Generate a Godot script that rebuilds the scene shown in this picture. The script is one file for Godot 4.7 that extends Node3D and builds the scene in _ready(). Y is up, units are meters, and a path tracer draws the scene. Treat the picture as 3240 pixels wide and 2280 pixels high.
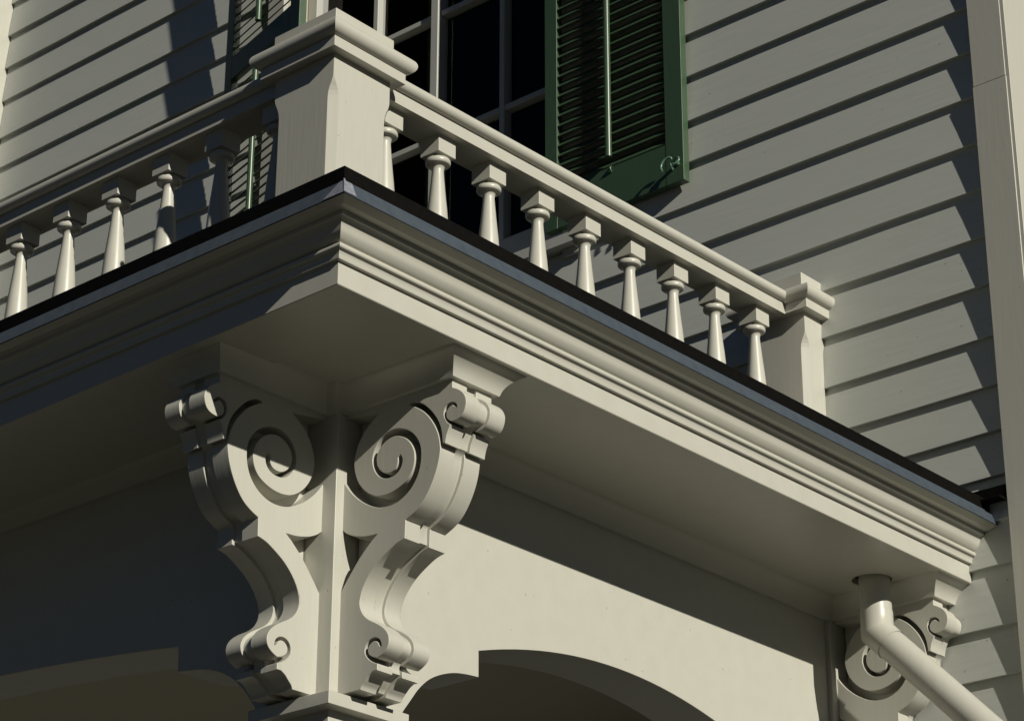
extends Node3D
# A porch corner with scroll brackets under a roof balustrade, against a clapboard house. Metres, y up.
# Origin: bottom corner of the porch fascia; the ground lies 3.84 m below it.

const ZW := -2.389          # outer bottom edge of the clapboards on the front wall
const GROUND := -3.84
var rng := RandomNumberGenerator.new()
var M := {}

# ---------------------------------------------------------------- mesh builder
class MB:
	var v := PackedVector3Array()
	var n := PackedVector3Array()
	func tri(a: Vector3, b: Vector3, c: Vector3, na: Vector3, nb: Vector3, nc: Vector3):
		if (b - a).cross(c - a).length_squared() < 1e-16: return
		if (b - a).cross(c - a).dot(na + nb + nc) > 0.0:
			v.append_array([a, c, b]); n.append_array([na, nc, nb])
		else:
			v.append_array([a, b, c]); n.append_array([na, nb, nc])
	func quad(a: Vector3, b: Vector3, c: Vector3, d: Vector3, na: Vector3, nb: Vector3, nc: Vector3, nd: Vector3):
		tri(a, b, c, na, nb, nc); tri(a, c, d, na, nc, nd)
	func fquad(a: Vector3, b: Vector3, c: Vector3, d: Vector3, out: Vector3):
		var g := (b - a).cross(d - a)
		if g.length_squared() < 1e-14: g = (c - b).cross(d - b)
		g = g.normalized()
		if g.dot(out) < 0.0: g = -g
		quad(a, b, c, d, g, g, g, g)
	func mesh() -> ArrayMesh:
		var arr := []; arr.resize(Mesh.ARRAY_MAX)
		arr[Mesh.ARRAY_VERTEX] = v; arr[Mesh.ARRAY_NORMAL] = n
		var m := ArrayMesh.new(); m.add_surface_from_arrays(Mesh.PRIMITIVE_TRIANGLES, arr)
		return m
	# box with chamfered edges
	func box(lo: Vector3, hi: Vector3, c := 0.002):
		for ax in 3:
			var b := (ax + 1) % 3; var d := (ax + 2) % 3
			for s in [0, 1]:
				var nn := Vector3(); nn[ax] = 1.0 if s == 1 else -1.0
				var p := []
				for q in [[0, 0], [1, 0], [1, 1], [0, 1]]:
					var r := Vector3(); r[ax] = hi[ax] if s == 1 else lo[ax]
					r[b] = (hi[b] - c) if q[0] == 1 else (lo[b] + c)
					r[d] = (hi[d] - c) if q[1] == 1 else (lo[d] + c)
					p.append(r)
				quad(p[0], p[1], p[2], p[3], nn, nn, nn, nn)
			for sb in [0, 1]:
				for sd in [0, 1]:
					var nb := Vector3(); nb[b] = 1.0 if sb == 1 else -1.0
					var nd := Vector3(); nd[d] = 1.0 if sd == 1 else -1.0
					var e1 := Vector3(); e1[b] = hi[b] if sb == 1 else lo[b]; e1[d] = (hi[d] - c) if sd == 1 else (lo[d] + c)
					var e2 := Vector3(); e2[b] = (hi[b] - c) if sb == 1 else (lo[b] + c); e2[d] = hi[d] if sd == 1 else lo[d]
					var a1 := e1; var a2 := e2; var b1 := e1; var b2 := e2
					a1[ax] = lo[ax] + c; a2[ax] = lo[ax] + c; b1[ax] = hi[ax] - c; b2[ax] = hi[ax] - c
					quad(a1, b1, b2, a2, nb, nb, nd, nd)
		for sx in [0, 1]:
			for sy in [0, 1]:
				for sz in [0, 1]:
					var px := Vector3(hi.x if sx else lo.x, (hi.y - c) if sy else (lo.y + c), (hi.z - c) if sz else (lo.z + c))
					var py := Vector3((hi.x - c) if sx else (lo.x + c), hi.y if sy else lo.y, (hi.z - c) if sz else (lo.z + c))
					var pz := Vector3((hi.x - c) if sx else (lo.x + c), (hi.y - c) if sy else (lo.y + c), hi.z if sz else lo.z)
					tri(px, py, pz, Vector3(1 if sx else -1, 0, 0), Vector3(0, 1 if sy else -1, 0), Vector3(0, 0, 1 if sz else -1))
	# extruded polygon, local (x, y) and depth z0..z1, edges chamfered by c; xf places it
	func prism(poly: PackedVector2Array, z0: float, z1: float, c := 0.0015, xf := Transform3D(), smooth := 38.0):
		var p := PackedVector2Array()
		for i in poly.size():
			if p.is_empty() or p[p.size() - 1].distance_to(poly[i]) > 0.0004: p.append(poly[i])
		if p[0].distance_to(p[p.size() - 1]) < 0.0004: p.remove_at(p.size() - 1)
		if Geometry2D.is_polygon_clockwise(p): p.reverse()
		var k := p.size()
		var en := PackedVector2Array()
		for i in k:
			var d := (p[(i + 1) % k] - p[i]).normalized(); en.append(Vector2(d.y, -d.x))
		var ins := PackedVector2Array(); var va := PackedVector2Array(); var vb := PackedVector2Array()
		for i in k:
			var a := en[(i + k - 1) % k]; var b := en[i]
			var m := (a + b) / maxf(1.0 + a.dot(b), 0.45)
			ins.append(p[i] - m * c)
			if a.dot(b) > cos(deg_to_rad(smooth)):
				var s := (a + b).normalized(); va.append(s); vb.append(s)
			else: va.append(a); vb.append(b)
		var idx := Geometry2D.triangulate_polygon(ins)
		var src := ins
		if idx.is_empty(): idx = Geometry2D.triangulate_polygon(p); src = p
		for s in [0, 1]:
			var zz := z1 if s == 1 else z0
			var nn := xf.basis * Vector3(0, 0, 1 if s == 1 else -1)
			for t in range(0, idx.size(), 3):
				tri(xf * Vector3(src[idx[t]].x, src[idx[t]].y, zz), xf * Vector3(src[idx[t + 1]].x, src[idx[t + 1]].y, zz), xf * Vector3(src[idx[t + 2]].x, src[idx[t + 2]].y, zz), nn, nn, nn)
			for i in k:
				var j := (i + 1) % k
				var zc := zz - c if s == 1 else zz + c
				var n0 := xf.basis * Vector3(vb[i].x, vb[i].y, 0); var n1 := xf.basis * Vector3(va[j].x, va[j].y, 0)
				quad(xf * Vector3(p[i].x, p[i].y, zc), xf * Vector3(p[j].x, p[j].y, zc), xf * Vector3(ins[j].x, ins[j].y, zz), xf * Vector3(ins[i].x, ins[i].y, zz), n0, n1, nn, nn)
		for i in k:
			var j := (i + 1) % k
			var n0 := xf.basis * Vector3(vb[i].x, vb[i].y, 0); var n1 := xf.basis * Vector3(va[j].x, va[j].y, 0)
			quad(xf * Vector3(p[i].x, p[i].y, z0 + c), xf * Vector3(p[j].x, p[j].y, z0 + c), xf * Vector3(p[j].x, p[j].y, z1 - c), xf * Vector3(p[i].x, p[i].y, z1 - c), n0, n1, n1, n0)
	# moulding: profile (offset, y) from bottom to top carried along stations; f(o, y, t) -> point, g(no, ny, t) -> normal
	func mould(prof: Array, stations: int, f: Callable, g: Callable, smooth := 40.0):
		var k := prof.size(); var sn := []
		for i in k - 1:
			var d: Vector2 = (prof[i + 1] - prof[i]).normalized(); sn.append(Vector2(d.y, -d.x))
		for i in k - 1:
			var na: Vector2 = sn[i]; var nb: Vector2 = sn[i]
			if i > 0 and sn[i - 1].dot(sn[i]) > cos(deg_to_rad(smooth)): na = (sn[i - 1] + sn[i]).normalized()
			if i < k - 2 and sn[i + 1].dot(sn[i]) > cos(deg_to_rad(smooth)): nb = (sn[i + 1] + sn[i]).normalized()
			for t in stations:
				quad(f.call(prof[i].x, prof[i].y, t, 0), f.call(prof[i].x, prof[i].y, t, 1), f.call(prof[i + 1].x, prof[i + 1].y, t, 1), f.call(prof[i + 1].x, prof[i + 1].y, t, 0),
					g.call(na.x, na.y, t), g.call(na.x, na.y, t), g.call(nb.x, nb.y, t), g.call(nb.x, nb.y, t))
	# turned shape: profile (radius, y)
	func lathe(prof: Array, seg := 24, at := Vector3()):
		var k := prof.size(); var sn := []
		for i in k - 1:
			var d: Vector2 = (prof[i + 1] - prof[i]).normalized(); sn.append(Vector2(d.y, -d.x))
		for i in k - 1:
			var na: Vector2 = sn[i]; var nb: Vector2 = sn[i]
			if i > 0 and sn[i - 1].dot(sn[i]) > 0.72: na = (sn[i - 1] + sn[i]).normalized()
			if i < k - 2 and sn[i + 1].dot(sn[i]) > 0.72: nb = (sn[i + 1] + sn[i]).normalized()
			for s in seg:
				var a := TAU * s / seg; var b := TAU * (s + 1) / seg
				var ra := Vector3(cos(a), 0, sin(a)); var rb := Vector3(cos(b), 0, sin(b))
				quad(at + ra * prof[i].x + Vector3.UP * prof[i].y, at + rb * prof[i].x + Vector3.UP * prof[i].y, at + rb * prof[i + 1].x + Vector3.UP * prof[i + 1].y, at + ra * prof[i + 1].x + Vector3.UP * prof[i + 1].y,
					ra * na.x + Vector3.UP * na.y, rb * na.x + Vector3.UP * na.y, rb * nb.x + Vector3.UP * nb.y, ra * nb.x + Vector3.UP * nb.y)
	# round tube along points
	func tube(pts: Array, r: float, seg := 12, caps := true):
		var k := pts.size(); var rings := []
		var side := Vector3.UP
		for i in k:
			var d: Vector3 = (pts[mini(i + 1, k - 1)] - pts[maxi(i - 1, 0)]).normalized()
			if i == 0 and absf(d.dot(side)) > 0.9: side = Vector3.RIGHT
			side = (side - d * side.dot(d)).normalized()
			var up := d.cross(side); var ring := []
			var st := 1.0
			if i > 0 and i < k - 1:
				var d0: Vector3 = (pts[i] - pts[i - 1]).normalized(); st = 1.0 / maxf(d.dot(d0), 0.5)
			var bend := Vector3()
			if st > 1.001:
				var d0: Vector3 = (pts[i] - pts[i - 1]).normalized(); bend = (d0 - d * d0.dot(d)).normalized()
			for s in seg:
				var a := TAU * s / seg; var o: Vector3 = side * cos(a) + up * sin(a)
				var p := o * r
				if st > 1.001: p += bend * (o.dot(bend) * r * (st - 1.0))
				ring.append([pts[i] + p, o])
			rings.append(ring)
		for i in k - 1:
			for s in seg:
				var e := (s + 1) % seg
				quad(rings[i][s][0], rings[i][e][0], rings[i + 1][e][0], rings[i + 1][s][0], rings[i][s][1], rings[i][e][1], rings[i + 1][e][1], rings[i + 1][s][1])
		if caps:
			for q in [0, k - 1]:
				var d: Vector3 = (pts[1] - pts[0]) if q == 0 else (pts[k - 2] - pts[k - 1]); d = -d.normalized()
				for s in seg: tri(pts[q], rings[q][s][0], rings[q][(s + 1) % seg][0], d, d, d)

# ---------------------------------------------------------------- scene helpers
func part(called: String, mb: MB, mat: Material, parent: Node) -> MeshInstance3D:
	var o := MeshInstance3D.new(); o.mesh = mb.mesh(); o.material_override = mat
	o.cast_shadow = GeometryInstance3D.SHADOW_CASTING_SETTING_ON
	add_named(o, called, parent); return o
func add_named(o: Node, called: String, parent: Node):
	var nm := called; var i := 0
	while parent.has_node(NodePath(nm)): i += 1; nm = "%s_%03d" % [called, i]
	o.name = nm; parent.add_child(o, true)
func thing(called: String, label: String, category: String, at := Vector3.ZERO, group := "") -> Node3D:
	var o := Node3D.new(); add_named(o, called, self); o.position = at
	o.set_meta("label", label); o.set_meta("category", category)
	if group: o.set_meta("group", group)
	return o
func V(s: Array) -> PackedVector2Array:
	var r := PackedVector2Array()
	for i in range(0, s.size(), 2): r.append(Vector2(s[i], s[i + 1]))
	return r
func soft(s: Array, times := 2) -> PackedVector2Array:      # corner cutting, ends kept
	var p := V(s)
	for t in times:
		var q := PackedVector2Array([p[0]])
		for i in p.size() - 1:
			if i > 0: q.append(p[i].lerp(p[i + 1], 0.25))
			if i < p.size() - 2: q.append(p[i].lerp(p[i + 1], 0.75))
		q.append(p[p.size() - 1]); p = q
	return p

# ---------------------------------------------------------------- materials
func noise_img(seed_: int, freq: float, sx: float, sy: float, size := 512, oct := 4) -> Image:
	var nz := FastNoiseLite.new(); nz.seed = seed_; nz.frequency = freq; nz.fractal_octaves = oct
	nz.noise_type = FastNoiseLite.TYPE_SIMPLEX_SMOOTH
	var im := Image.create(size, size, false, Image.FORMAT_L8)
	for y in size:
		for x in size:
			# blended so that the tile repeats without a seam
			var fx := float(x) / size; var fy := float(y) / size
			var a := nz.get_noise_2d(x * sx, y * sy); var b := nz.get_noise_2d((x - size) * sx, y * sy)
			var c := nz.get_noise_2d(x * sx, (y - size) * sy); var d := nz.get_noise_2d((x - size) * sx, (y - size) * sy)
			var t := lerpf(lerpf(a, b, fx), lerpf(c, d, fx), fy)
			im.set_pixel(x, y, Color(0.5 + 0.5 * t, 0, 0))
	return im
func bumps(im: Image, seed_: int, count: int, rmin: float, rmax: float, amp: float, tall := 1.0):
	var r := RandomNumberGenerator.new(); r.seed = seed_
	var s := im.get_width()
	for k in count:
		var cx := r.randi() % s; var cy := r.randi() % s; var rad := r.randf_range(rmin, rmax); var h := amp * r.randf_range(0.4, 1.0)
		var ry := rad * (tall if r.randf() < 0.4 else 1.0)
		for y in range(-int(ry * 2) - 1, int(ry * 2) + 2):
			for x in range(-int(rad * 2) - 1, int(rad * 2) + 2):
				var g := exp(-(x * x / (rad * rad) + y * y / (ry * ry)))
				var px := posmod(cx + x, s); var py := posmod(cy + y, s)
				im.set_pixel(px, py, Color(clampf(im.get_pixel(px, py).r + h * g, 0, 1), 0, 0))
func tint(im: Image, lo: Color, hi: Color, seed_ := 0, specks := 0) -> ImageTexture:
	var s := im.get_width(); var o := Image.create(s, s, false, Image.FORMAT_RGB8)
	for y in s:
		for x in s:
			o.set_pixel(x, y, lo.lerp(hi, clampf((im.get_pixel(x, y).r - 0.25) * 2.0, 0, 1)).linear_to_srgb())
	var r := RandomNumberGenerator.new(); r.seed = seed_
	for k in specks:
		var cx := r.randi() % s; var cy := r.randi() % s; var f := r.randf_range(0.25, 0.7); var len_ := r.randi() % 3
		for j in len_ + 1:
			var q := Vector2i(posmod(cx + j % 2, s), posmod(cy + j, s))
			var cc := o.get_pixel(q.x, q.y); o.set_pixel(q.x, q.y, Color(cc.r * f, cc.g * f, cc.b * f))
	return ImageTexture.create_from_image(o)
func bump_tex(im: Image, strength: float) -> ImageTexture:
	var o: Image = im.duplicate(); o.convert(Image.FORMAT_RGBA8); o.bump_map_to_normal_map(strength)
	return ImageTexture.create_from_image(o)
func paint(col: ImageTexture, nrm: ImageTexture, rough: float, per_metre: float, nscale := 0.6, spec := 0.5) -> StandardMaterial3D:
	var m := StandardMaterial3D.new()
	m.albedo_texture = col; m.roughness = rough; m.metallic_specular = spec
	if nrm: m.normal_enabled = true; m.normal_texture = nrm; m.normal_scale = nscale
	m.uv1_triplanar = true; m.uv1_world_triplanar = true; m.uv1_scale = Vector3.ONE * per_metre
	return m
func plain(c: Color, rough: float, metal := 0.0, spec := 0.5) -> StandardMaterial3D:
	var m := StandardMaterial3D.new(); m.albedo_color = c.linear_to_srgb(); m.roughness = rough; m.metallic = metal; m.metallic_specular = spec
	return m
func make_materials():
	var cream_lo := Color(0.480, 0.470, 0.412); var cream_hi := Color(0.505, 0.497, 0.442)
	var fine := noise_img(3, 0.02, 1.0, 1.0)
	var vert := noise_img(5, 0.02, 5.0, 0.35)
	var horz := noise_img(7, 0.02, 0.35, 4.0)
	var vb: Image = vert.duplicate(); bumps(vb, 11, 60, 1.0, 2.2, 0.25, 3.0)
	var hb: Image = horz.duplicate(); bumps(hb, 13, 90, 1.0, 2.5, 0.30, 5.0)
	var fb: Image = fine.duplicate(); bumps(fb, 17, 50, 1.0, 2.0, 0.22, 2.0)
	M.trim = paint(tint(fine, cream_lo, cream_hi, 21, 16), bump_tex(fb, 1.0), 0.36, 1.3, 0.12)
	M.trim_vert = paint(tint(vert, cream_lo, cream_hi, 22, 14), bump_tex(vb, 1.0), 0.34, 1.6, 0.16)
	M.clap = paint(tint(horz, Color(0.470, 0.484, 0.446), Color(0.500, 0.514, 0.478), 23, 26), bump_tex(hb, 1.2), 0.42, 1.1, 0.22)
	var g_lo := Color(0.044, 0.080, 0.044); var g_hi := Color(0.054, 0.094, 0.053)
	M.green = paint(tint(vert, g_lo, g_hi, 24, 10), bump_tex(vb, 1.0), 0.32, 1.6, 0.15)
	M.strip = paint(tint(fine, Color(0.048, 0.062, 0.080), Color(0.072, 0.088, 0.110), 25, 60), bump_tex(fb, 1.5), 0.6, 2.5, 0.4, 0.25)
	M.solder = paint(tint(fine, Color(0.16, 0.17, 0.21), Color(0.30, 0.31, 0.36), 26, 0), bump_tex(fb, 2.5), 0.35, 6.0, 0.8)
	M.black = paint(tint(fine, Color(0.0030, 0.0028, 0.0024), Color(0.0055, 0.0050, 0.0044), 27, 0), bump_tex(fb, 1.5), 0.65, 3.0, 0.4, 0.18)
	M.ceiling = plain(Color(0.40, 0.37, 0.29), 0.6)
	M.sash = plain(Color(0.46, 0.46, 0.43), 0.4)
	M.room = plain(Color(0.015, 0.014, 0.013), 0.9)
	M.hole = plain(Color(0.012, 0.011, 0.01), 0.9)
	M.shingle = plain(Color(0.05, 0.048, 0.045), 0.8)
	M.iron = plain(Color(0.10, 0.19, 0.13), 0.25)
	var gl := StandardMaterial3D.new(); gl.albedo_color = Color(0.02, 0.025, 0.03, 0.12); gl.transparency = BaseMaterial3D.TRANSPARENCY_ALPHA; gl.roughness = 0.02; gl.metallic_specular = 0.3
	M.glass = gl
	M.grass = paint(tint(fine, Color(0.016, 0.0150, 0.0065), Color(0.024, 0.0225, 0.010), 28, 0), null, 0.95, 0.4)
	M.floor = plain(Color(0.18, 0.17, 0.16), 0.7)

# ---------------------------------------------------------------- bracket
var near_polys := []
var core_poly := PackedVector2Array()
func trace_bracket():
	var outline := PackedVector2Array()
	outline.append_array(V([-0.004, -0.004, 0.315, -0.004]))
	outline.append_array(soft([0.315, -0.069, 0.334, -0.079, 0.347, -0.091, 0.354, -0.105, 0.355, -0.116, 0.351, -0.131, 0.344, -0.141, 0.332, -0.147, 0.313, -0.149]))
	outline.append_array(soft([0.308, -0.157, 0.301, -0.171, 0.298, -0.184, 0.297, -0.192]))
	outline.append_array(soft([0.283, -0.199, 0.281, -0.218, 0.275, -0.241, 0.265, -0.265, 0.252, -0.288, 0.233, -0.312, 0.210, -0.327, 0.186, -0.337]))
	outline.append_array(soft([0.185, -0.378, 0.162, -0.383, 0.145, -0.391, 0.125, -0.402, 0.106, -0.414, 0.089, -0.429, 0.075, -0.445, 0.064, -0.463, 0.058, -0.481, 0.057, -0.494, 0.060, -0.507, 0.069, -0.522, 0.084, -0.535, 0.114, -0.551, 0.134, -0.566, 0.144, -0.580, 0.147, -0.595, 0.142, -0.609, 0.129, -0.619, 0.112, -0.626]))
	outline.append_array(soft([0.113, -0.636, 0.114, -0.638, 0.114, -0.651]))
	outline.append_array(soft([0.102, -0.651, 0.090, -0.657, 0.079, -0.668, 0.070, -0.676, 0.067, -0.684]))
	outline.append(Vector2(-0.004, -0.684))
	# carved voids
	var channel := PackedVector2Array()
	channel.append_array(V([0.099, -0.070, -0.02, -0.052, -0.02, -0.175]))
	channel.append_array(soft([-0.010, -0.193, 0.001, -0.208, 0.021, -0.235, 0.050, -0.261, 0.081, -0.280, 0.108, -0.291, 0.137, -0.294, 0.163, -0.290, 0.187, -0.279, 0.206, -0.263, 0.219, -0.243, 0.226, -0.218, 0.227, -0.193, 0.222, -0.172, 0.211, -0.154, 0.194, -0.137, 0.171, -0.125, 0.148, -0.119, 0.129, -0.121, 0.111, -0.128, 0.097, -0.140, 0.087, -0.156, 0.083, -0.173, 0.086, -0.192, 0.095, -0.209, 0.110, -0.223, 0.128, -0.229, 0.146, -0.228, 0.161, -0.222, 0.171, -0.210, 0.173, -0.195, 0.167, -0.184]))
	var inner := soft([0.099, -0.070, 0.074, -0.085, 0.051, -0.106, 0.035, -0.131, 0.027, -0.159, 0.028, -0.181, 0.036, -0.207, 0.051, -0.230, 0.073, -0.250, 0.096, -0.262, 0.121, -0.266, 0.147, -0.264, 0.172, -0.256, 0.192, -0.245, 0.205, -0.227, 0.210, -0.205, 0.207, -0.184, 0.196, -0.164, 0.181, -0.149, 0.162, -0.139, 0.142, -0.135, 0.123, -0.139, 0.107, -0.149, 0.097, -0.162, 0.094, -0.178, 0.098, -0.194, 0.108, -0.207, 0.124, -0.217, 0.141, -0.218, 0.154, -0.213, 0.160, -0.202, 0.160, -0.188])
	inner.reverse(); channel.append_array(inner)
	var og := soft([0.191, -0.074, 0.202, -0.071, 0.217, -0.076, 0.238, -0.090, 0.260, -0.113, 0.276, -0.137, 0.285, -0.160, 0.288, -0.190])
	og.append(Vector2(0.305, -0.196)); og.append(Vector2(0.300, -0.204))
	var og2 := soft([0.283, -0.200, 0.279, -0.174, 0.269, -0.149, 0.253, -0.124, 0.232, -0.101, 0.209, -0.085, 0.192, -0.077]); og.append_array(og2)
	var sg := soft([0.330, -0.162, 0.309, -0.153, 0.298, -0.143, 0.292, -0.131, 0.291, -0.121, 0.294, -0.111, 0.301, -0.105, 0.311, -0.103, 0.321, -0.106, 0.328, -0.114, 0.327, -0.118])
	sg.append_array(soft([0.322, -0.115, 0.317, -0.110, 0.310, -0.109, 0.302, -0.114, 0.297, -0.124, 0.298, -0.135, 0.305, -0.143, 0.315, -0.148, 0.335, -0.152]))
	var lg := soft([0.130, -0.640, 0.112, -0.637, 0.092, -0.627, 0.077, -0.611, 0.076, -0.596, 0.084, -0.583, 0.098, -0.578, 0.111, -0.580, 0.121, -0.588, 0.124, -0.601])
	lg.append_array(soft([0.119, -0.600, 0.112, -0.588, 0.100, -0.585, 0.090, -0.590, 0.084, -0.599, 0.086, -0.611, 0.098, -0.620, 0.113, -0.625, 0.130, -0.627]))
	var notch := PackedVector2Array([Vector2(-0.02, -0.300)])
	notch.append_array(soft([-0.006, -0.311, 0.004, -0.322, 0.022, -0.333, 0.043, -0.341, 0.069, -0.347, 0.090, -0.349, 0.105, -0.349]))
	notch.append_array(soft([0.086, -0.361, 0.060, -0.384, 0.046, -0.398, 0.026, -0.422, 0.012, -0.439, 0.000, -0.455]))
	notch.append(Vector2(-0.02, -0.470))
	var cur := [outline]
	for hole in [channel, og, sg, lg, notch]:
		var nxt := []
		for pl in cur:
			for r in Geometry2D.clip_polygons(pl, hole):
				if r.size() > 2 and not Geometry2D.is_polygon_clockwise(r): nxt.append(r)
		cur = nxt
	near_polys = cur
	var shr := Geometry2D.offset_polygon(outline, -0.008, Geometry2D.JOIN_ROUND)
	var best := 0
	for i in shr.size():
		if shr[i].size() > shr[best].size(): best = i
	core_poly = shr[best]
const COVE := [Vector2(0.0, -0.049), Vector2(0.012, -0.0495), Vector2(0.0135, -0.044), Vector2(0.0165, -0.036), Vector2(0.021, -0.028), Vector2(0.027, -0.0205), Vector2(0.035, -0.013), Vector2(0.044, -0.0065), Vector2(0.053, -0.002), Vector2(0.056, 0.004)]
# local frame: x outward from the post, z = 0 at the near face, going into -z; foot at y = 0
func bracket(label: String, at: Vector3, layers: Array) -> Node3D:
	var t := thing("scroll_bracket", label, "bracket", at + Vector3(0, -0.684, 0), "carved scroll brackets under the porch eave")
	var up := Transform3D(Basis(), Vector3(0, 0.684, 0))
	var z := 0.0
	for i in layers.size():
		var b := MB.new()
		if i % 2 == 0:
			for pl in near_polys: b.prism(pl, z - layers[i], z, 0.0016, up)
			part("scroll_board", b, M.trim_vert, t)
		else:
			b.prism(core_poly, z - layers[i] - 0.001, z + 0.001, 0.0005, up)
			part("core_board", b, M.trim_vert, t)
		z -= layers[i]
	var c := MB.new(); var zf := z
	var f := func(o, y, s, e):
		var yy: float = y + 0.684
		if s == 0: return Vector3(0.315 + o if e == 1 else -0.012, yy, o)
		if s == 1: return Vector3(0.315 + o, yy, o if e == 0 else zf - o)
		return Vector3(0.315 + o if e == 0 else -0.012, yy, zf - o)
	var g := func(no, ny, s): return Vector3(0, ny, no) if s == 0 else (Vector3(no, ny, 0) if s == 1 else Vector3(0, ny, -no))
	c.mould(COVE, 3 if layers.size() > 2 else 2, f, g)
	c.box(Vector3(-0.004, 0.636, zf + 0.001), Vector3(0.314, 0.684, -0.001), 0.0005)
	part("cove_cap", c, M.trim, t)
	return t

# ---------------------------------------------------------------- scene
func _ready():
	rng.seed = 20
	# camera
	var cam := Camera3D.new(); cam.name = "camera"
	cam.position = Vector3(3.2110, -2.1854, 3.1526)
	cam.rotation_order = EULER_ORDER_YXZ
	cam.rotation = Vector3(deg_to_rad(24.2239), deg_to_rad(41.0687), deg_to_rad(0.1761))
	cam.fov = 16.4407; cam.near = 0.1; cam.far = 600.0
	add_child(cam); cam.current = true
	# sky and exposure
	var we := WorldEnvironment.new(); we.name = "environment"
	var env := Environment.new(); env.background_mode = Environment.BG_SKY
	var sky := Sky.new(); var sm := ProceduralSkyMaterial.new()
	sm.sky_top_color = Color(0.17, 0.30, 0.47); sm.sky_horizon_color = Color(0.39, 0.50, 0.60); sm.sky_curve = 0.12
	sm.ground_horizon_color = Color(0.25, 0.27, 0.26); sm.ground_bottom_color = Color(0.12, 0.12, 0.10)
	sm.sun_angle_max = 0.0; sm.energy_multiplier = 0.28
	sky.sky_material = sm; env.sky = sky
	env.tonemap_mode = Environment.TONE_MAPPER_LINEAR; env.tonemap_exposure = 1.0
	env.sdfgi_enabled = true; env.ssao_enabled = true; env.ssil_enabled = true
	we.environment = env; add_child(we)
	# sun: low in the right, grazing the front wall
	var sun := DirectionalLight3D.new(); sun.name = "sun"; sun.light_energy = 1.42; sun.light_color = Color(1.0, 0.98, 0.92)
	sun.light_angular_distance = 0.5; sun.shadow_enabled = true
	var sd := Vector3(1.0, 0.478, 0.238).normalized()
	sun.look_at_from_position(sd * 50.0, Vector3.ZERO, Vector3.UP)
	add_child(sun)
	make_materials(); trace_bracket()
	ground()
	house()
	porch()
	gutter()
	brackets()
	balustrade()
	downspout()

func ground():
	var b := MB.new()
	b.fquad(Vector3(-250, GROUND, -250), Vector3(250, GROUND, -250), Vector3(250, GROUND, 250), Vector3(-250, GROUND, 250), Vector3.UP)
	var o := part("ground", b, M.grass, self); o.set_meta("kind", "structure"); o.set_meta("label", "dry lawn in front of the house")

# ---------------------------------------------------------------- house
const WIN_L := -2.77
const WIN_R := -1.40
const WIN_B := 1.45
const WIN_T := 3.75
func clapboard(x0: float, x1: float, y0: float, h: float, parent: Node):
	var b := MB.new(); var k := maxi(2, int((x1 - x0) / 0.30))
	var lean := rng.randf_range(-0.0006, 0.0008); var prev := []
	for i in k + 1:
		var x := lerpf(x0, x1, float(i) / k)
		var dy := rng.randf_range(-0.0016, 0.0016); var dz := rng.randf_range(-0.0008, 0.0008) + lean
		var s := [Vector3(x, y0 + dy, ZW - 0.0160), Vector3(x, y0 + dy, ZW + dz - 0.0012), Vector3(x, y0 + dy + 0.0015, ZW + dz), Vector3(x, y0 + h * 0.5, ZW - 0.0064 + dz * 0.6), Vector3(x, y0 + h + 0.006, ZW - 0.0140)]
		if i > 0:
			var nn := [Vector3(0, -1, 0), Vector3(0, -0.7, 0.7), Vector3(0, 0.06, 1), Vector3(0, 0.07, 1), Vector3(0, 0.08, 1)]
			for j in 4:
				var na: Vector3 = nn[j] if j < 2 else Vector3(0, 0.09, 1).normalized()
				var nb: Vector3 = nn[j] if j < 2 else na
				b.quad(prev[j], s[j], s[j + 1], prev[j + 1], na.normalized(), na.normalized(), nb.normalized(), nb.normalized())
		else:
			b.fquad(s[0], s[1], s[3], s[4], Vector3(-1, 0, 0))
		prev = s
	b.fquad(prev[0], prev[1], prev[3], prev[4], Vector3(1, 0, 0))
	part("clapboard", b, M.clap, parent)
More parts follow.
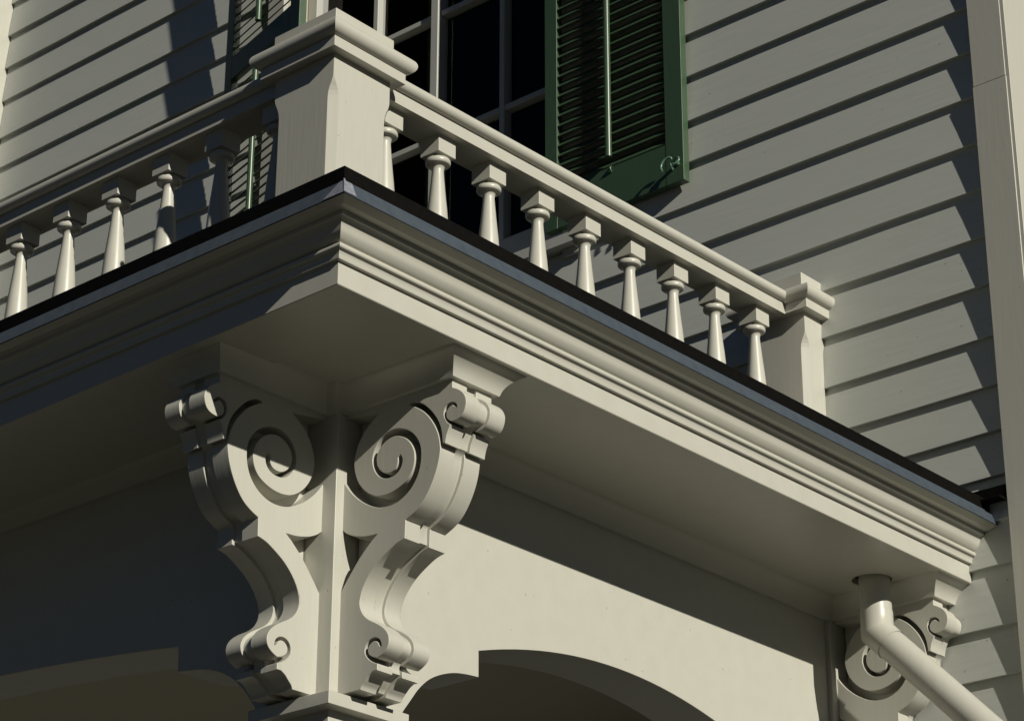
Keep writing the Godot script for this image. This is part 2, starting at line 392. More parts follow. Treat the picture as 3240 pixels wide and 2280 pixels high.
func house():
	var t := thing("clapboard_house", "cream clapboard house wall with a green shuttered window behind the porch", "house", Vector3(0, GROUND, 0))
	t.position = Vector3.ZERO
	# wall core behind the boards, with the window opening left free
	var w := MB.new(); var zf := ZW - 0.0165; var zb := ZW - 0.20; var top := 5.6
	w.box(Vector3(-4.62, GROUND, zb), Vector3(WIN_L, top, zf), 0.0)
	w.box(Vector3(WIN_R, GROUND, zb), Vector3(0.235, top, zf), 0.0)
	w.box(Vector3(WIN_L, GROUND, zb), Vector3(WIN_R, WIN_B, zf), 0.0)
	w.box(Vector3(WIN_L, WIN_T, zb), Vector3(WIN_R, top, zf), 0.0)
	w.box(Vector3(0.10, GROUND, -8.0), Vector3(0.234, top, zb), 0.0)
	w.box(Vector3(-4.62, GROUND, -8.0), Vector3(-4.50, top, zb), 0.0)
	w.box(Vector3(-4.62, GROUND, -8.12), Vector3(0.235, top, -8.0), 0.0)
	part("wall", w, M.ceiling, t)
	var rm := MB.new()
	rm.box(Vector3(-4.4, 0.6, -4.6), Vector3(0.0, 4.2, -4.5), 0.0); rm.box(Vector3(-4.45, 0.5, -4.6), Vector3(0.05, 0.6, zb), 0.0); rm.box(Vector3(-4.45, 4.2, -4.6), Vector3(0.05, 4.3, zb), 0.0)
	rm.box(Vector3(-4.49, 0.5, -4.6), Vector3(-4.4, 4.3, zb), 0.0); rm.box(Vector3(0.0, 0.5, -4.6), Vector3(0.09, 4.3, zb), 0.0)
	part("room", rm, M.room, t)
	var rf := MB.new()
	rf.prism(V([-8.6, 5.3, -5.2, 7.6, -1.9, 5.3, -1.9, 5.42, -5.2, 7.75, -8.6, 5.42]), -5.2, 0.6, 0.0, Transform3D(Basis(Vector3(0, 0, 1), Vector3(0, 1, 0), Vector3(1, 0, 0)), Vector3.ZERO))
	part("roof", rf, M.shingle, t)
	# front clapboards: measured courses, then regular ones
	var ys := [3.5035, 3.3404, 3.178, 2.995, 2.848, 2.688, 2.528, 2.368, 2.208, 2.0485, 1.8965, 1.7352, 1.587, 1.438, 1.289, 1.140, 0.991, 0.8424, 0.685, 0.540, 0.407, 0.279, 0.153, 0.029, -0.136, -0.272]
	var y := -0.272
	while y > GROUND + 0.3: y -= 0.152; ys.append(y)
	var up_ := [4.80, 4.64, 4.48, 4.31, 4.15, 3.99, 3.83, 3.666]
	up_.append_array(ys); ys = up_
	for i in ys.size():
		var h: float = (ys[i - 1] - ys[i]) if i > 0 else 0.16
		if ys[i] + h * 0.6 > WIN_B - 0.03 and ys[i] < WIN_T + 0.1:
			clapboard(-4.508, WIN_L - 0.09, ys[i], h, t); clapboard(WIN_R + 0.09, 0.1395, ys[i], h, t)
		else: clapboard(-4.508, 0.1395, ys[i], h, t)
	# corner boards (an upper and a lower length meet at a seam) and the side wall
	var c1 := MB.new(); c1.box(Vector3(0.1405, 1.4595, ZW - 0.03), Vector3(0.2465, 5.4, ZW + 0.0115), 0.0015); part("corner_board", c1, M.trim_vert, t)
	var c2 := MB.new(); c2.box(Vector3(0.1385, GROUND, ZW - 0.03), Vector3(0.2480, 1.4580, ZW + 0.0125), 0.0015); part("corner_board", c2, M.trim_vert, t)
	var c3 := MB.new(); c3.box(Vector3(0.2350, GROUND, ZW - 0.15), Vector3(0.2590, 5.4, ZW + 0.0095), 0.0015); part("corner_board", c3, M.trim_vert, t)
	for i in range(0, 40):
		var yy := 3.9 - 0.155 * i; var sb := MB.new()
		sb.fquad(Vector3(0.247, yy, ZW - 0.151), Vector3(0.247, yy, -6.0), Vector3(0.236, yy + 0.16, -6.0), Vector3(0.236, yy + 0.16, ZW - 0.151), Vector3(1, 0, 0))
		sb.fquad(Vector3(0.247, yy, ZW - 0.151), Vector3(0.247, yy, -6.0), Vector3(0.234, yy, -6.0), Vector3(0.234, yy, ZW - 0.151), Vector3(0, -1, 0))
		part("side_clapboard", sb, M.clap, t)
	# the wing that stands forward at the left end
	var wg := MB.new(); wg.box(Vector3(-4.70, GROUND, ZW - 0.2), Vector3(-4.512, 5.3, ZW + 0.085), 0.003); part("corner_pier", wg, M.trim_vert, t)
	# window
	var fr := MB.new(); var zs := -2.52
	fr.box(Vector3(WIN_L + 0.002, WIN_B, zs - 0.05), Vector3(WIN_L + 0.05, WIN_T, zs + 0.012), 0.002)
	fr.box(Vector3(WIN_R - 0.05, WIN_B, zs - 0.05), Vector3(WIN_R - 0.002, WIN_T, zs + 0.012), 0.002)
	fr.box(Vector3(WIN_L + 0.05, WIN_T - 0.09, zs - 0.05), Vector3(WIN_R - 0.05, WIN_T, zs + 0.010), 0.002)
	fr.box(Vector3(WIN_L + 0.05, WIN_B + 0.02, zs - 0.05), Vector3(WIN_R - 0.05, 1.658, zs + 0.010), 0.002)
	for s in [-1.0, 1.0]:      # outer casing beside the opening
		var xa := (WIN_R + 0.001) if s > 0 else (WIN_L - 0.088)
		fr.box(Vector3(xa, WIN_B - 0.03, ZW - 0.02), Vector3(xa + 0.087, WIN_T + 0.1, ZW + 0.006), 0.002)
	var win := part("window", fr, M.sash, t)
	for x in [[-2.092, 0.018, 0.022], [-1.778, 0.012, 0.008], [-2.406, 0.012, 0.008]]:
		var m := MB.new(); m.box(Vector3(x[0] - x[1], 1.659, zs - 0.035), Vector3(x[0] + x[1], WIN_T - 0.09, zs + x[2]), 0.003); part("muntin", m, M.sash, win)
	var xs := [WIN_L + 0.05, -2.406, -2.092, -1.778, WIN_R - 0.05]; var yp := [1.658, 2.172, 2.68, 3.17, WIN_T - 0.09]
	for j in [1, 2, 3]:
		for i in 4:
			var m := MB.new(); m.box(Vector3(xs[i] + (0.0 if i == 0 else (0.018 if i == 2 else 0.012)), yp[j] - 0.0115, zs - 0.033), Vector3(xs[i + 1] - (0.0 if i == 3 else (0.018 if i == 1 else 0.012)), yp[j] + 0.0115, zs + 0.006), 0.003); part("muntin", m, M.sash, win)
	for j in 4:
		for i in 4:
			var m := MB.new(); m.fquad(Vector3(xs[i] + 0.002, yp[j] + 0.002, zs - 0.02), Vector3(xs[i + 1] - 0.002, yp[j] + 0.002, zs - 0.02), Vector3(xs[i + 1] - 0.002, yp[j + 1] - 0.002, zs - 0.02), Vector3(xs[i] + 0.002, yp[j + 1] - 0.002, zs - 0.02), Vector3(0, 0, 1)); part("pane", m, M.glass, win)
	var sl := MB.new()
	sl.prism(V([ZW - 0.09, 1.452, ZW + 0.045, 1.443, ZW + 0.045, 1.478, ZW - 0.09, 1.50]), WIN_L - 0.11, WIN_R + 0.10, 0.002, Transform3D(Basis(Vector3(0, 0, 1), Vector3(0, 1, 0), Vector3(1, 0, 0)), Vector3.ZERO))
	part("sill", sl, M.sash, win)
	# shutters: frame of stiles and rails, louvre slats, tilt rod
	var r := shutter(t); r.position = Vector3(-1.448, 0, -2.360)
	var l := shutter(t); l.position = Vector3(-3.022, 0, -2.332); l.rotation.y = deg_to_rad(-14.5)
	var hk := MB.new()
	hk.tube([Vector3(0.545, 1.575, -0.012), Vector3(0.545, 1.574, 0.020)], 0.007, 8)
	var hpts := []
	for i in 15:
		var a := lerpf(-0.4, 4.4, i / 14.0); hpts.append(Vector3(0.523 + 0.014 * cos(a) - i * 0.0006, 1.590 + 0.013 * sin(a) - i * 0.0022, 0.026 + 0.0010 * i))
	hk.tube(hpts, 0.0038, 8)
	var h2 := []
	for i in 15:
		var a := lerpf(2.6, -1.9, i / 14.0); h2.append(Vector3(0.556 + 0.013 * cos(a), 1.578 + 0.013 * sin(a) - 0.008, 0.022 + 0.0012 * i))
	hk.tube(h2, 0.0038, 8)
	hk.tube([Vector3(0.530, 1.572, 0.022), Vector3(0.543, 1.548, 0.036), Vector3(0.552, 1.540, 0.040)], 0.004, 8)
	part("holdback_hook", hk, M.iron, r)
func shutter(parent: Node) -> MeshInstance3D:
	var b := MB.new(); var W := 0.567; var y0 := 1.513; var y1 := 3.78; var d := 0.030
	b.box(Vector3(0, y0, -d + 0.004), Vector3(0.052, y1, 0.004), 0.0015)
	b.box(Vector3(W - 0.070, y0, -d + 0.004), Vector3(W, y1, 0.004), 0.0015)
	b.box(Vector3(0.0525, y0 + 0.0005, -d + 0.005), Vector3(W - 0.0705, 1.660, 0.0035), 0.0015)
	b.box(Vector3(0.0525, 2.66, -d + 0.005), Vector3(W - 0.0705, 2.76, 0.0035), 0.0015)
	b.box(Vector3(0.0525, y1 - 0.1, -d + 0.005), Vector3(W - 0.0705, y1 - 0.0005, 0.0035), 0.0015)
	var o := part("shutter", b, M.green, parent)
	var sm := MB.new()      # one slat, its outer edge tipped down
	var up := Vector3(0, 0.80, -0.60).normalized(); var nn := Vector3(0, 0.60, 0.80).normalized()
	sm.prism(V([-0.0235, -0.001, -0.022, -0.0025, 0.022, -0.0025, 0.0235, 0.0, 0.022, 0.0025, -0.022, 0.0025]), 0.0, W - 0.124, 0.0003, Transform3D(Basis(up, nn, Vector3(1, 0, 0)), Vector3.ZERO))
	var mesh := sm.mesh()
	var y := 1.682
	while y < y1 - 0.12:
		if y < 2.64 or y > 2.785:
			var s := MeshInstance3D.new(); s.mesh = mesh; s.material_override = M.green; s.position = Vector3(0.053, y, -0.0125)
			s.rotation.x = rng.randf_range(-0.02, 0.02)
			add_named(s, "slat", o)
		y += 0.0374
	var rd := MB.new(); rd.tube([Vector3(0.280, 1.688, 0.020), Vector3(0.279, 2.62, 0.020)], 0.0115, 14); rd.tube([Vector3(0.279, 2.80, 0.020), Vector3(0.279, 3.62, 0.020)], 0.0115, 14)
	rd.tube([Vector3(0.279, 1.660, 0.004), Vector3(0.279, 1.652, 0.012), Vector3(0.279, 1.640, 0.004)], 0.003, 6)
	part("tilt_rod", rd, M.green, o)
	return o

# ---------------------------------------------------------------- porch
const XL := -4.44
const ZE := -2.378
func sag(x: float, y: float) -> float:      # the long front has settled a little
	var k := clampf(-x / 2.2, 0.0, 1.0) if x > -2.2 else clampf((x - XL) / 2.24, 0.0, 1.0)
	return -k * (0.019 + 0.021 * clampf((0.06 - y) / 0.06, 0.0, 1.0))
func eave_f(o: float, y: float, t: int, e: int) -> Vector3:
	if t == 0: return Vector3(o, y, o * 0.87 if e == 0 else ZE - 0.02)
	if t == 1:
		var x := o if e == 0 else -1.1
		return Vector3(x, y + (sag(x, y) if e == 1 else 0.0), o * 0.87)
	if t == 2:
		var x := -1.1 if e == 0 else -2.2
		return Vector3(x, y + sag(x, y), o * 0.87)
	var xx := -2.2 if e == 0 else XL
	return Vector3(xx, y + sag(xx, y), o * 0.87)
func eave_g(no: float, ny: float, t: int) -> Vector3: return Vector3(no, ny, 0) if t == 0 else Vector3(0, ny, no)
func eave(called: String, prof: Array, mat: Material, parent: Node, sm := 40.0) -> MeshInstance3D:
	var b := MB.new(); b.mould(prof, 4, eave_f, eave_g, sm); return part(called, b, mat, parent)
func porch():
	var t := thing("porch", "cream entrance porch with arched friezes, corner post and moulded cornice", "porch", Vector3.ZERO)
	eave("fascia_board", [Vector2(-0.03, 0.0), Vector2(-0.0015, 0.0), Vector2(0.0, 0.0015), Vector2(0.0, 0.0508)], M.trim, t, 10.0)
	eave("bed_moulding", [Vector2(-0.002, 0.0508), Vector2(0.0092, 0.0518), Vector2(0.0098, 0.0530), Vector2(0.0100, 0.0580), Vector2(0.0108, 0.0625), Vector2(0.0122, 0.0665), Vector2(0.0138, 0.0690)], M.trim, t)
	eave("bead_moulding", [Vector2(0.0130, 0.0692), Vector2(0.0190, 0.0706), Vector2(0.0208, 0.0724), Vector2(0.0216, 0.0752), Vector2(0.0212, 0.0786), Vector2(0.0195, 0.0816), Vector2(0.0160, 0.0836), Vector2(0.0130, 0.0840)], M.trim, t)
	eave("crown_moulding", [Vector2(0.0130, 0.0842), Vector2(0.0185, 0.0855), Vector2(0.0225, 0.0880), Vector2(0.0262, 0.0925), Vector2(0.0298, 0.0968), Vector2(0.0322, 0.1020), Vector2(0.0338, 0.1075), Vector2(0.0355, 0.1130), Vector2(0.0385, 0.1180), Vector2(0.0430, 0.1222), Vector2(0.0485, 0.1250), Vector2(0.0500, 0.1252), Vector2(0.0502, 0.1330)], M.trim, t)
	# soffit: two boards that meet at a seam; the right one has the hole for the rain pipe
	var s1 := MB.new()
	var hx := -0.188; var hz := -2.205; var hr := 0.053; var pa := PackedVector2Array(); var pb := PackedVector2Array()
	pa.append_array(V([-0.0005, -0.1870, -0.43, -0.1870])); pa.append(Vector2(-0.43, hz))
	pb.append_array(V([-0.0005, ZE - 0.02, -0.43, ZE - 0.02])); pb.append(Vector2(-0.43, hz))
	for i in 17:
		var a := PI - PI * i / 16.0
		pa.append(Vector2(hx + hr * cos(a), hz + hr * sin(a))); pb.append(Vector2(hx + hr * cos(a), hz - hr * sin(a)))
	pa.append(Vector2(-0.0005, hz)); pb.append(Vector2(-0.0005, hz))
	var xf := Transform3D(Basis(Vector3(1, 0, 0), Vector3(0, 0, 1), Vector3(0, 1, 0)), Vector3.ZERO)
	s1.prism(pa, 0.001, 0.02, 0.0, xf); s1.prism(pb, 0.001, 0.02, 0.0, xf)
	part("soffit_board", s1, M.trim, t)
	var s2 := MB.new()
	for q in [[-0.0005, -1.1], [-1.1, -2.2], [-2.2, XL]]:
		var sa := sag(q[0], 0.0) if q[0] < -0.01 else 0.0; var sb := sag(q[1], 0.0)
		s2.fquad(Vector3(q[0], 0.0012 + sa, -0.0005), Vector3(q[1], 0.0012 + sb, -0.0005), Vector3(q[1], 0.0012 + sb * 0.5, -0.43), Vector3(q[0], 0.0012 + sa * 0.5, -0.43), Vector3(0, -1, 0))
	s2.v.clear(); s2.n.clear()
	for q in [[-0.0005, -1.1], [-1.1, -2.2], [-2.2, XL]]:
		var sa := sag(q[0], 0.0) if q[0] < -0.01 else 0.0; var sb := sag(q[1], 0.0)
		var zi := -0.1862 if q[0] > -0.01 else -0.43
		if q[0] > -0.01:
			s2.fquad(Vector3(-0.0005, 0.0012, -0.0005), Vector3(-0.43, 0.0012 + sb * 0.39, -0.0005), Vector3(-0.43, 0.0012 + sb * 0.3, zi), Vector3(-0.0005, 0.0012, zi), Vector3(0, -1, 0))
			s2.fquad(Vector3(-0.43, 0.0012 + sb * 0.39, -0.0005), Vector3(-1.1, 0.0012 + sb, -0.0005), Vector3(-1.1, 0.0012 + sb * 0.5, -0.43), Vector3(-0.43, 0.0012 + sb * 0.3, -0.43), Vector3(0, -1, 0))
		else:
			s2.fquad(Vector3(q[0], 0.0012 + sa, -0.0005), Vector3(q[1], 0.0012 + sb, -0.0005), Vector3(q[1], 0.0012 + sb * 0.5, zi), Vector3(q[0], 0.0012 + sa * 0.5, zi), Vector3(0, -1, 0))
	part("soffit_board", s2, M.trim, t)
	# friezes with their cut arches
	var fz := MB.new(); var A := PackedVector2Array([Vector2(-0.40, 0.01), Vector2(-0.40, -0.72), Vector2(-0.598, -0.72)])
	A.append_array(soft([-0.612, -0.70, -0.628, -0.672, -0.655, -0.638, -0.681, -0.6035, -0.721, -0.570, -0.783, -0.545, -0.832, -0.5372, -0.8756, -0.5344]))
	A.append(Vector2(-0.8750, -0.4727))
	for i in range(1, 24):
		var z := lerpf(-0.875, -1.885, i / 24.0); var d := (z + 1.38) / 0.505; A.append(Vector2(z, -0.3955 - 0.0772 * d * d))
	A.append(Vector2(-1.885, -0.4727))
	A.append_array(soft([-1.885, -0.5344, -1.928, -0.5372, -1.977, -0.545, -2.039, -0.570, -2.079, -0.6035, -2.105, -0.638, -2.132, -0.672, -2.15, -0.72]))
	A.append_array(V([-2.375, -0.72, -2.375, 0.01]))
	fz.prism(A, -0.395 - 0.15, -0.395, 0.0015, Transform3D(Basis(Vector3(0, 0, 1), Vector3(0, 1, 0), Vector3(1, 0, 0)), Vector3.ZERO), 25.0)
	part("frieze_board", fz, M.trim, t)
	var fl := MB.new(); var B := PackedVector2Array([Vector2(-0.41, 0.0), Vector2(-0.41, -0.72), Vector2(-0.585, -0.72)])
	B.append_array(soft([-0.596, -0.70, -0.612, -0.668, -0.656, -0.615, -0.704, -0.577, -0.774, -0.551, -0.867, -0.540]))
	B.append(Vector2(-0.8700, -0.4812))
	for i in range(1, 36):
		var x := lerpf(-0.870, -3.53, i / 36.0); var d := (x + 2.2) / 1.33; B.append(Vector2(x, -0.400 - 0.0812 * d * d))
	B.append(Vector2(-3.53, -0.4812))
	B.append_array(soft([-3.533, -0.540, -3.626, -0.551, -3.696, -0.577, -3.744, -0.615, -3.788, -0.668, -3.804, -0.70, -3.815, -0.72]))
	B.append_array(V([-4.0, -0.72, -4.0, 0.0]))
	fl.prism(B, -0.395 - 0.15, -0.395, 0.0015, Transform3D(), 25.0)
	part("frieze_board", fl, M.trim, t)
	var cv := MB.new()
	cv.mould(COVE, 1, func(o, y, s, e): return Vector3(-0.395 + o, y - 0.0015, -0.395 + o if e == 0 else -2.375), func(no, ny, s): return Vector3(no, ny, 0))
	cv.mould(COVE, 1, func(o, y, s, e): return Vector3(-0.395 + o if e == 0 else -4.0, y - 0.0015, -0.395 + o), func(no, ny, s): return Vector3(0, ny, no))
	part("cove_moulding", cv, M.trim, t)
	# corner post with its capital, the half post on the wall, the far post
	for q in [["corner_post", -0.555, -0.38, -0.565, -0.39], ["wall_post", -0.555, -0.38, -2.392, -2.281], ["end_post", -4.02, -3.845, -0.565, -0.39]]:
		var ps := MB.new(); ps.box(Vector3(q[1], GROUND + 0.75, q[3]), Vector3(q[2], -0.0485, q[4]), 0.002)
		var po := part(q[0], ps, M.trim_vert, t)
		var cp := MB.new(); var o1 := 0.034
		var zlo: float = q[3] - o1 if q[0] != "wall_post" else -2.392
		cp.box(Vector3(q[1] - o1, -0.7190, zlo), Vector3(q[2] + o1, -0.6905, q[4] + o1), 0.0015)
		cp.box(Vector3(q[1] - 0.012, -0.86, zlo + 0.022), Vector3(q[2] + 0.012, -0.83, q[4] + 0.012), 0.005)
		part("capital", cp, M.trim, po)
	var ce := MB.new(); ce.box(Vector3(XL + 0.1, -0.20, -2.40), Vector3(-0.545, -0.17, -0.545), 0.0); part("porch_ceiling", ce, M.ceiling, t)
	var dk := MB.new(); dk.box(Vector3(XL, GROUND, -2.40), Vector3(0.0, GROUND + 0.75, 0.0), 0.004); part("porch_floor", dk, M.floor, t)
func gutter():
	var t := thing("roof_edge", "black metal roof edge with blue grey drip strip round the porch roof", "gutter", Vector3.ZERO)
	eave("drip_underside", [Vector2(0.0500, 0.1332), Vector2(0.0700, 0.1350), Vector2(0.0905, 0.1420)], M.trim, t, 5.0)
	eave("drip_strip", [Vector2(0.0880, 0.1424), Vector2(0.0925, 0.1420), Vector2(0.0935, 0.1432), Vector2(0.0800, 0.1785), Vector2(0.0780, 0.1790)], M.strip, t, 30.0)
	eave("black_edge", [Vector2(0.0775, 0.1788), Vector2(0.0765, 0.1800), Vector2(0.0755, 0.2130), Vector2(0.0735, 0.2160), Vector2(0.0600, 0.2168)], M.black, t, 30.0)
	var rf := MB.new()
	rf.fquad(Vector3(0.0602, 0.2168, 0.05), Vector3(0.0602, 0.2168, -2.40), Vector3(-2.2, 0.25, -2.40), Vector3(-2.2, 0.2, 0.05), Vector3.UP)
	rf.fquad(Vector3(-2.2, 0.2, 0.05), Vector3(-2.2, 0.25, -2.40), Vector3(XL, 0.2168, -2.40), Vector3(XL, 0.2168, 0.05), Vector3.UP)
	part("roof_deck", rf, M.black, t)
	var ap := MB.new(); ap.box(Vector3(0.0, 0.2050, -2.40), Vector3(0.138, 0.2460, -2.3790), 0.003); ap.box(Vector3(0.0, 0.198, -2.3795), Vector3(0.136, 0.2052, -2.345), 0.002)
	part("wall_flashing", ap, M.black, t)
	var sd := MB.new()      # soldered corner of the drip strip
	for q in [[0.0944, 0.1440, 0.0815, 0.1778]]:
		sd.fquad(Vector3(q[0], q[1], q[0] * 0.87), Vector3(q[0], q[1] + 0.001, q[0] * 0.87 - 0.034), Vector3(q[2], q[3], q[2] * 0.87 - 0.022), Vector3(q[2], q[3], q[2] * 0.87), Vector3(1, 0, 0))
		sd.fquad(Vector3(q[0], q[1], q[0] * 0.87 + 0.0005), Vector3(q[0] - 0.062, q[1], q[0] * 0.87 + 0.0005), Vector3(q[2] - 0.012, q[3], q[2] * 0.87 + 0.0005), Vector3(q[2], q[3], q[2] * 0.87 + 0.0005), Vector3(0, 0, 1))
	sd.tube([Vector3(0.0938, 0.1430, 0.0818), Vector3(0.0805, 0.1795, 0.0700), Vector3(0.0765, 0.1830, 0.0670)], 0.0022, 8)
	part("solder_joint", sd, M.solder, t)
func brackets():
	bracket("carved scroll bracket on right face of corner post, volute in grey grazing light", Vector3(-0.38, 0, -0.415), [0.047, 0.029, 0.050])
	var l := bracket("carved scroll bracket on left face of corner post, volute half in sharp shadow", Vector3(-0.546, 0, -0.39), [0.047, 0.029, 0.050])
	l.rotation.y = -PI / 2.0
	bracket("carved scroll bracket against the house wall, half hidden behind the downspout", Vector3(-0.38, 0, -2.305), [0.047, 0.034])

# ---------------------------------------------------------------- balustrade
func balustrade():
	var t := thing("balustrade", "cream turned balustrade with newel posts along the edge of the porch roof", "balustrade", Vector3(-0.5, 0.21, -0.5))
	t.position = Vector3.ZERO
	newel(t, Vector2(-0.626, -0.427), Vector2(-0.573, -0.383), 0.881)
	newel(t, Vector2(-0.626, -0.427), Vector2(-2.410, -2.307), 0.8985)
	newel(t, Vector2(-3.973, -3.774), Vector2(-0.573, -0.383), 0.881)
	var R := func(z: float): return 0.8798 + 0.0175 * clampf((-0.38 - z) / 1.9, 0.0, 1.0)
	# hand rails: a flat board with a rounded cap on it, and a low rail near the roof
	for q in 2:
		var A := Vector3(-0.5255, 0.8798, -0.571) if q == 0 else Vector3(-0.624, 0.8830, -0.4865)
		var Bp := Vector3(-0.5255, 0.8975, -2.282) if q == 0 else Vector3(-3.776, 0.8830, -0.4865)
		var side := Vector3(1, 0, 0) if q == 0 else Vector3(0, 0, 1)
		var ax := (Bp - A).normalized()
		for k in 3:
			var b := MB.new(); var sec := PackedVector2Array()
			if k == 0: sec = V([-0.0495, 0.0, 0.0495, 0.0, 0.0495, 0.0345, -0.0495, 0.0345])
			elif k == 1:
				for i in 9: var a := lerpf(-PI / 2, PI / 2, i / 8.0); sec.append(Vector2(0.0525 + 0.0170 * cos(a), 0.0520 + 0.0170 * sin(a)))
				for i in 9: var a := lerpf(PI / 2, 1.5 * PI, i / 8.0); sec.append(Vector2(-0.0525 + 0.0170 * cos(a), 0.0520 + 0.0170 * sin(a)))
			else: sec = V([-0.035, -0.635, 0.035, -0.635, 0.035, -0.60, -0.035, -0.60])
			var L := A.distance_to(Bp)
			var upv := ax.cross(side) if q == 1 else side.cross(ax); if upv.y < 0: upv = -upv
			b.prism(sec, 0.0, L, 0.001, Transform3D(Basis(side, upv, ax), A))
			part(["rail_board", "handrail", "bottom_rail"][k], b, M.trim, t)
	var proto: MeshInstance3D = null
	var spots := []
	for i in 9: spots.append(Vector3(-0.5320, R.call(-0.6665 - 0.192 * i), -0.6665 - 0.192 * i))
	for i in 16: spots.append(Vector3(-0.7240 - 0.1955 * i + (0.01 if i == 0 else 0.0), 0.8830, -0.4850))
	for s in spots:
		var o: MeshInstance3D
		if proto == null: proto = baluster(t); o = proto
		else:
			o = proto.duplicate(); add_named(o, "baluster", t)
		o.position = s; o.rotation.y = rng.randf_range(-0.015, 0.015)
func baluster(parent: Node) -> MeshInstance3D:
	var b := MB.new()      # y = 0 is the underside of the rail
	var pr := [Vector2(0.030, -0.60), Vector2(0.030, -0.545), Vector2(0.020, -0.54), Vector2(0.027, -0.525), Vector2(0.028, -0.51), Vector2(0.022, -0.495), Vector2(0.0225, -0.48), Vector2(0.030, -0.42), Vector2(0.0325, -0.37), Vector2(0.0325, -0.33), Vector2(0.0305, -0.27), Vector2(0.0275, -0.225), Vector2(0.0250, -0.195), Vector2(0.0218, -0.165), Vector2(0.0190, -0.135), Vector2(0.0165, -0.108), Vector2(0.0152, -0.092), Vector2(0.0151, -0.085), Vector2(0.0165, -0.079), Vector2(0.0200, -0.0745), Vector2(0.0245, -0.0725), Vector2(0.0285, -0.0715), Vector2(0.0312, -0.0690), Vector2(0.0322, -0.0645), Vector2(0.0318, -0.0595), Vector2(0.0298, -0.0560), Vector2(0.0265, -0.0542), Vector2(0.0235, -0.0536), Vector2(0.0230, -0.0500)]
	b.lathe(pr, 36)
	var o := part("baluster", b, M.trim, parent)
	var k := MB.new(); k.box(Vector3(-0.0316, -0.0502, -0.0316), Vector3(0.0316, 0.001, 0.0316), 0.0012)
	part("block", k, M.trim, o)
	return o
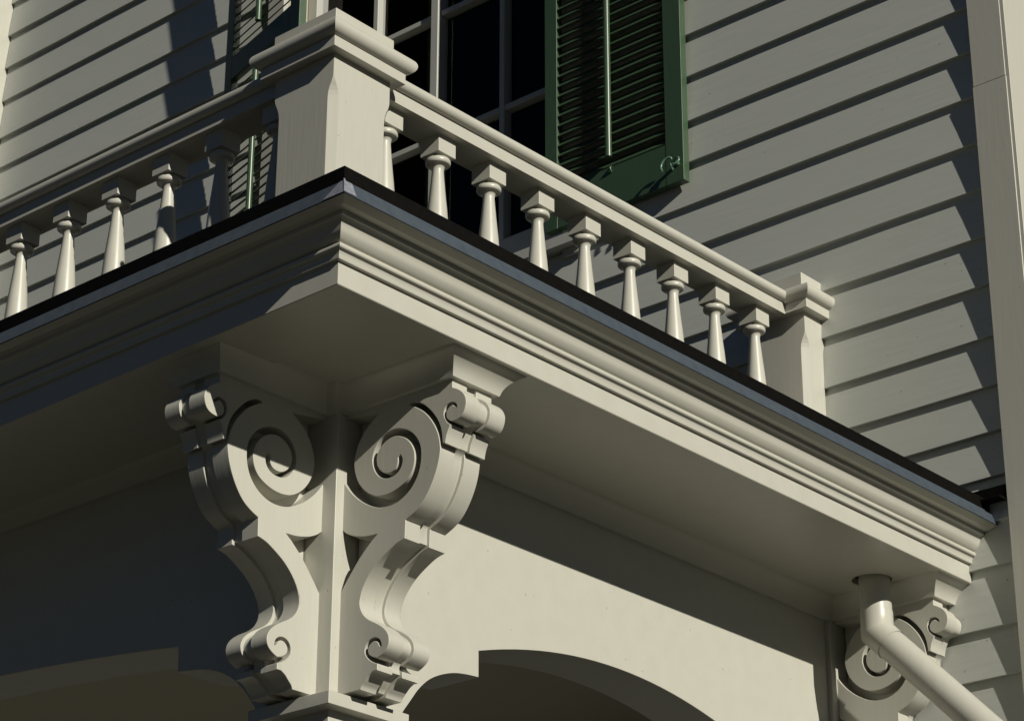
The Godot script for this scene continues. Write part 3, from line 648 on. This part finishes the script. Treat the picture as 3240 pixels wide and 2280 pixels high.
func newel(parent: Node, X: Vector2, Z: Vector2, yb: float):
	var b := MB.new(); var half := Z.x < -2.0
	var ring := func(y: float, c: float):
		return [Vector3(X.y - c, y, Z.y), Vector3(X.y, y, Z.y - c), Vector3(X.y, y, Z.x + c), Vector3(X.y - c, y, Z.x), Vector3(X.x + c, y, Z.x), Vector3(X.x, y, Z.x + c), Vector3(X.x, y, Z.y - c), Vector3(X.x + c, y, Z.y)]
	var lv := [[yb + 0.01, 0.0012], [yb - 0.056, 0.0012], [yb - 0.064, 0.003], [yb - 0.073, 0.0065], [yb - 0.083, 0.0115], [yb - 0.094, 0.0155], [yb - 0.106, 0.0175], [yb - 0.12, 0.018], [0.36, 0.018], [0.33, 0.010], [0.30, 0.0012], [0.18, 0.0012]]
	for i in lv.size() - 1:
		var a: Array = ring.call(lv[i][0], lv[i][1]); var c: Array = ring.call(lv[i + 1][0], lv[i + 1][1])
		for j in 8:
			var e := (j + 1) % 8; var mid: Vector3 = (a[j] + a[e]) * 0.5 - Vector3((X.x + X.y) * 0.5, a[j].y, (Z.x + Z.y) * 0.5)
			b.fquad(a[j], a[e], c[e], c[j], mid)
	var o := part("newel_post", b, M.trim_vert, parent)
	var zlo := -2.405 if half else Z.x
	var f1 := MB.new(); f1.box(Vector3(X.x - 0.0263, yb, zlo - (0.0 if half else 0.0263)), Vector3(X.y + 0.0263, yb + 0.0285, Z.y + 0.0263), 0.0012); part("cap_board", f1, M.trim, o)
	# rounded cap
	var rl := MB.new(); var c0 := Vector2((X.x + X.y) * 0.5, (zlo + Z.y) * 0.5); var hx := (X.y - X.x) * 0.5 + 0.024; var hz := (Z.y - zlo) * 0.5 + (0.024 if not half else 0.012)
	if half: c0.y += 0.012
	var pr := []
	for i in 11: var a := lerpf(-PI / 2, PI / 2, i / 10.0); pr.append(Vector2(0.0228 * cos(a), yb + 0.0290 + 0.0225 + 0.0225 * sin(a)))
	var f := func(o_, y, s, e):
		var sx := [1, 1, -1, -1]; var sz := [1, -1, -1, 1]; var q: int = (s + e) % 4
		return Vector3(c0.x + sx[q] * (hx + o_), y, c0.y + sz[q] * (hz + o_))
	var g := func(no, ny, s): return [Vector3(no, ny, 0), Vector3(0, ny, -no), Vector3(-no, ny, 0), Vector3(0, ny, no)][s]
	rl.mould(pr, 4, f, g, 60.0)
	for yy in [yb + 0.029, yb + 0.074]: rl.fquad(Vector3(c0.x - hx, yy, c0.y - hz), Vector3(c0.x + hx, yy, c0.y - hz), Vector3(c0.x + hx, yy, c0.y + hz), Vector3(c0.x - hx, yy, c0.y + hz), Vector3(0, -1 if yy < yb + 0.05 else 1, 0))
	part("cap_roll", rl, M.trim, o)
	var tb := MB.new(); tb.box(Vector3(X.x - 0.005, yb + 0.072, zlo - (0.0 if half else 0.005)), Vector3(X.y + 0.005, yb + 0.122, Z.y + (0.005 if not half else 0.015)), 0.0015); part("cap_block", tb, M.trim, o)
func downspout():
	var t := thing("downspout", "cream round rain pipe bending out of the soffit towards the wall corner", "downspout", Vector3(-0.183, -0.145, -2.21))
	var b := MB.new(); var r := 0.043
	b.tube([Vector3(0, 0.17, 0), Vector3(0, 0.008, 0), Vector3(0, -0.008, 0)], r - 0.001, 32, false)
	part("pipe", b, M.trim_vert, t)
	var e := MB.new(); e.tube([Vector3(0, 0.056, 0), Vector3(0, 0.0, 0), Vector3(0.040, -0.0415, 0)], r + 0.0006, 32, false); part("elbow", e, M.trim_vert, t)
	var d := MB.new(); d.tube([Vector3(0.002, -0.002, 0), Vector3(0.62, -0.642, 0), Vector3(0.64, -0.70, -0.02), Vector3(0.64, -3.3, -0.10)], r - 0.0012, 32, true); part("lower_pipe", d, M.trim_vert, t)
	var hb := MB.new(); hb.tube([Vector3(-0.005, 0.150, 0.005), Vector3(-0.005, 0.30, 0.005)], 0.062, 24, true); 
	hb.v.clear(); hb.n.clear()
	hb.fquad(Vector3(-0.12, 0.21, -0.12), Vector3(0.12, 0.21, -0.12), Vector3(0.12, 0.21, 0.12), Vector3(-0.12, 0.21, 0.12), Vector3(0, -1, 0))
	part("outlet_box", hb, M.hole, t)
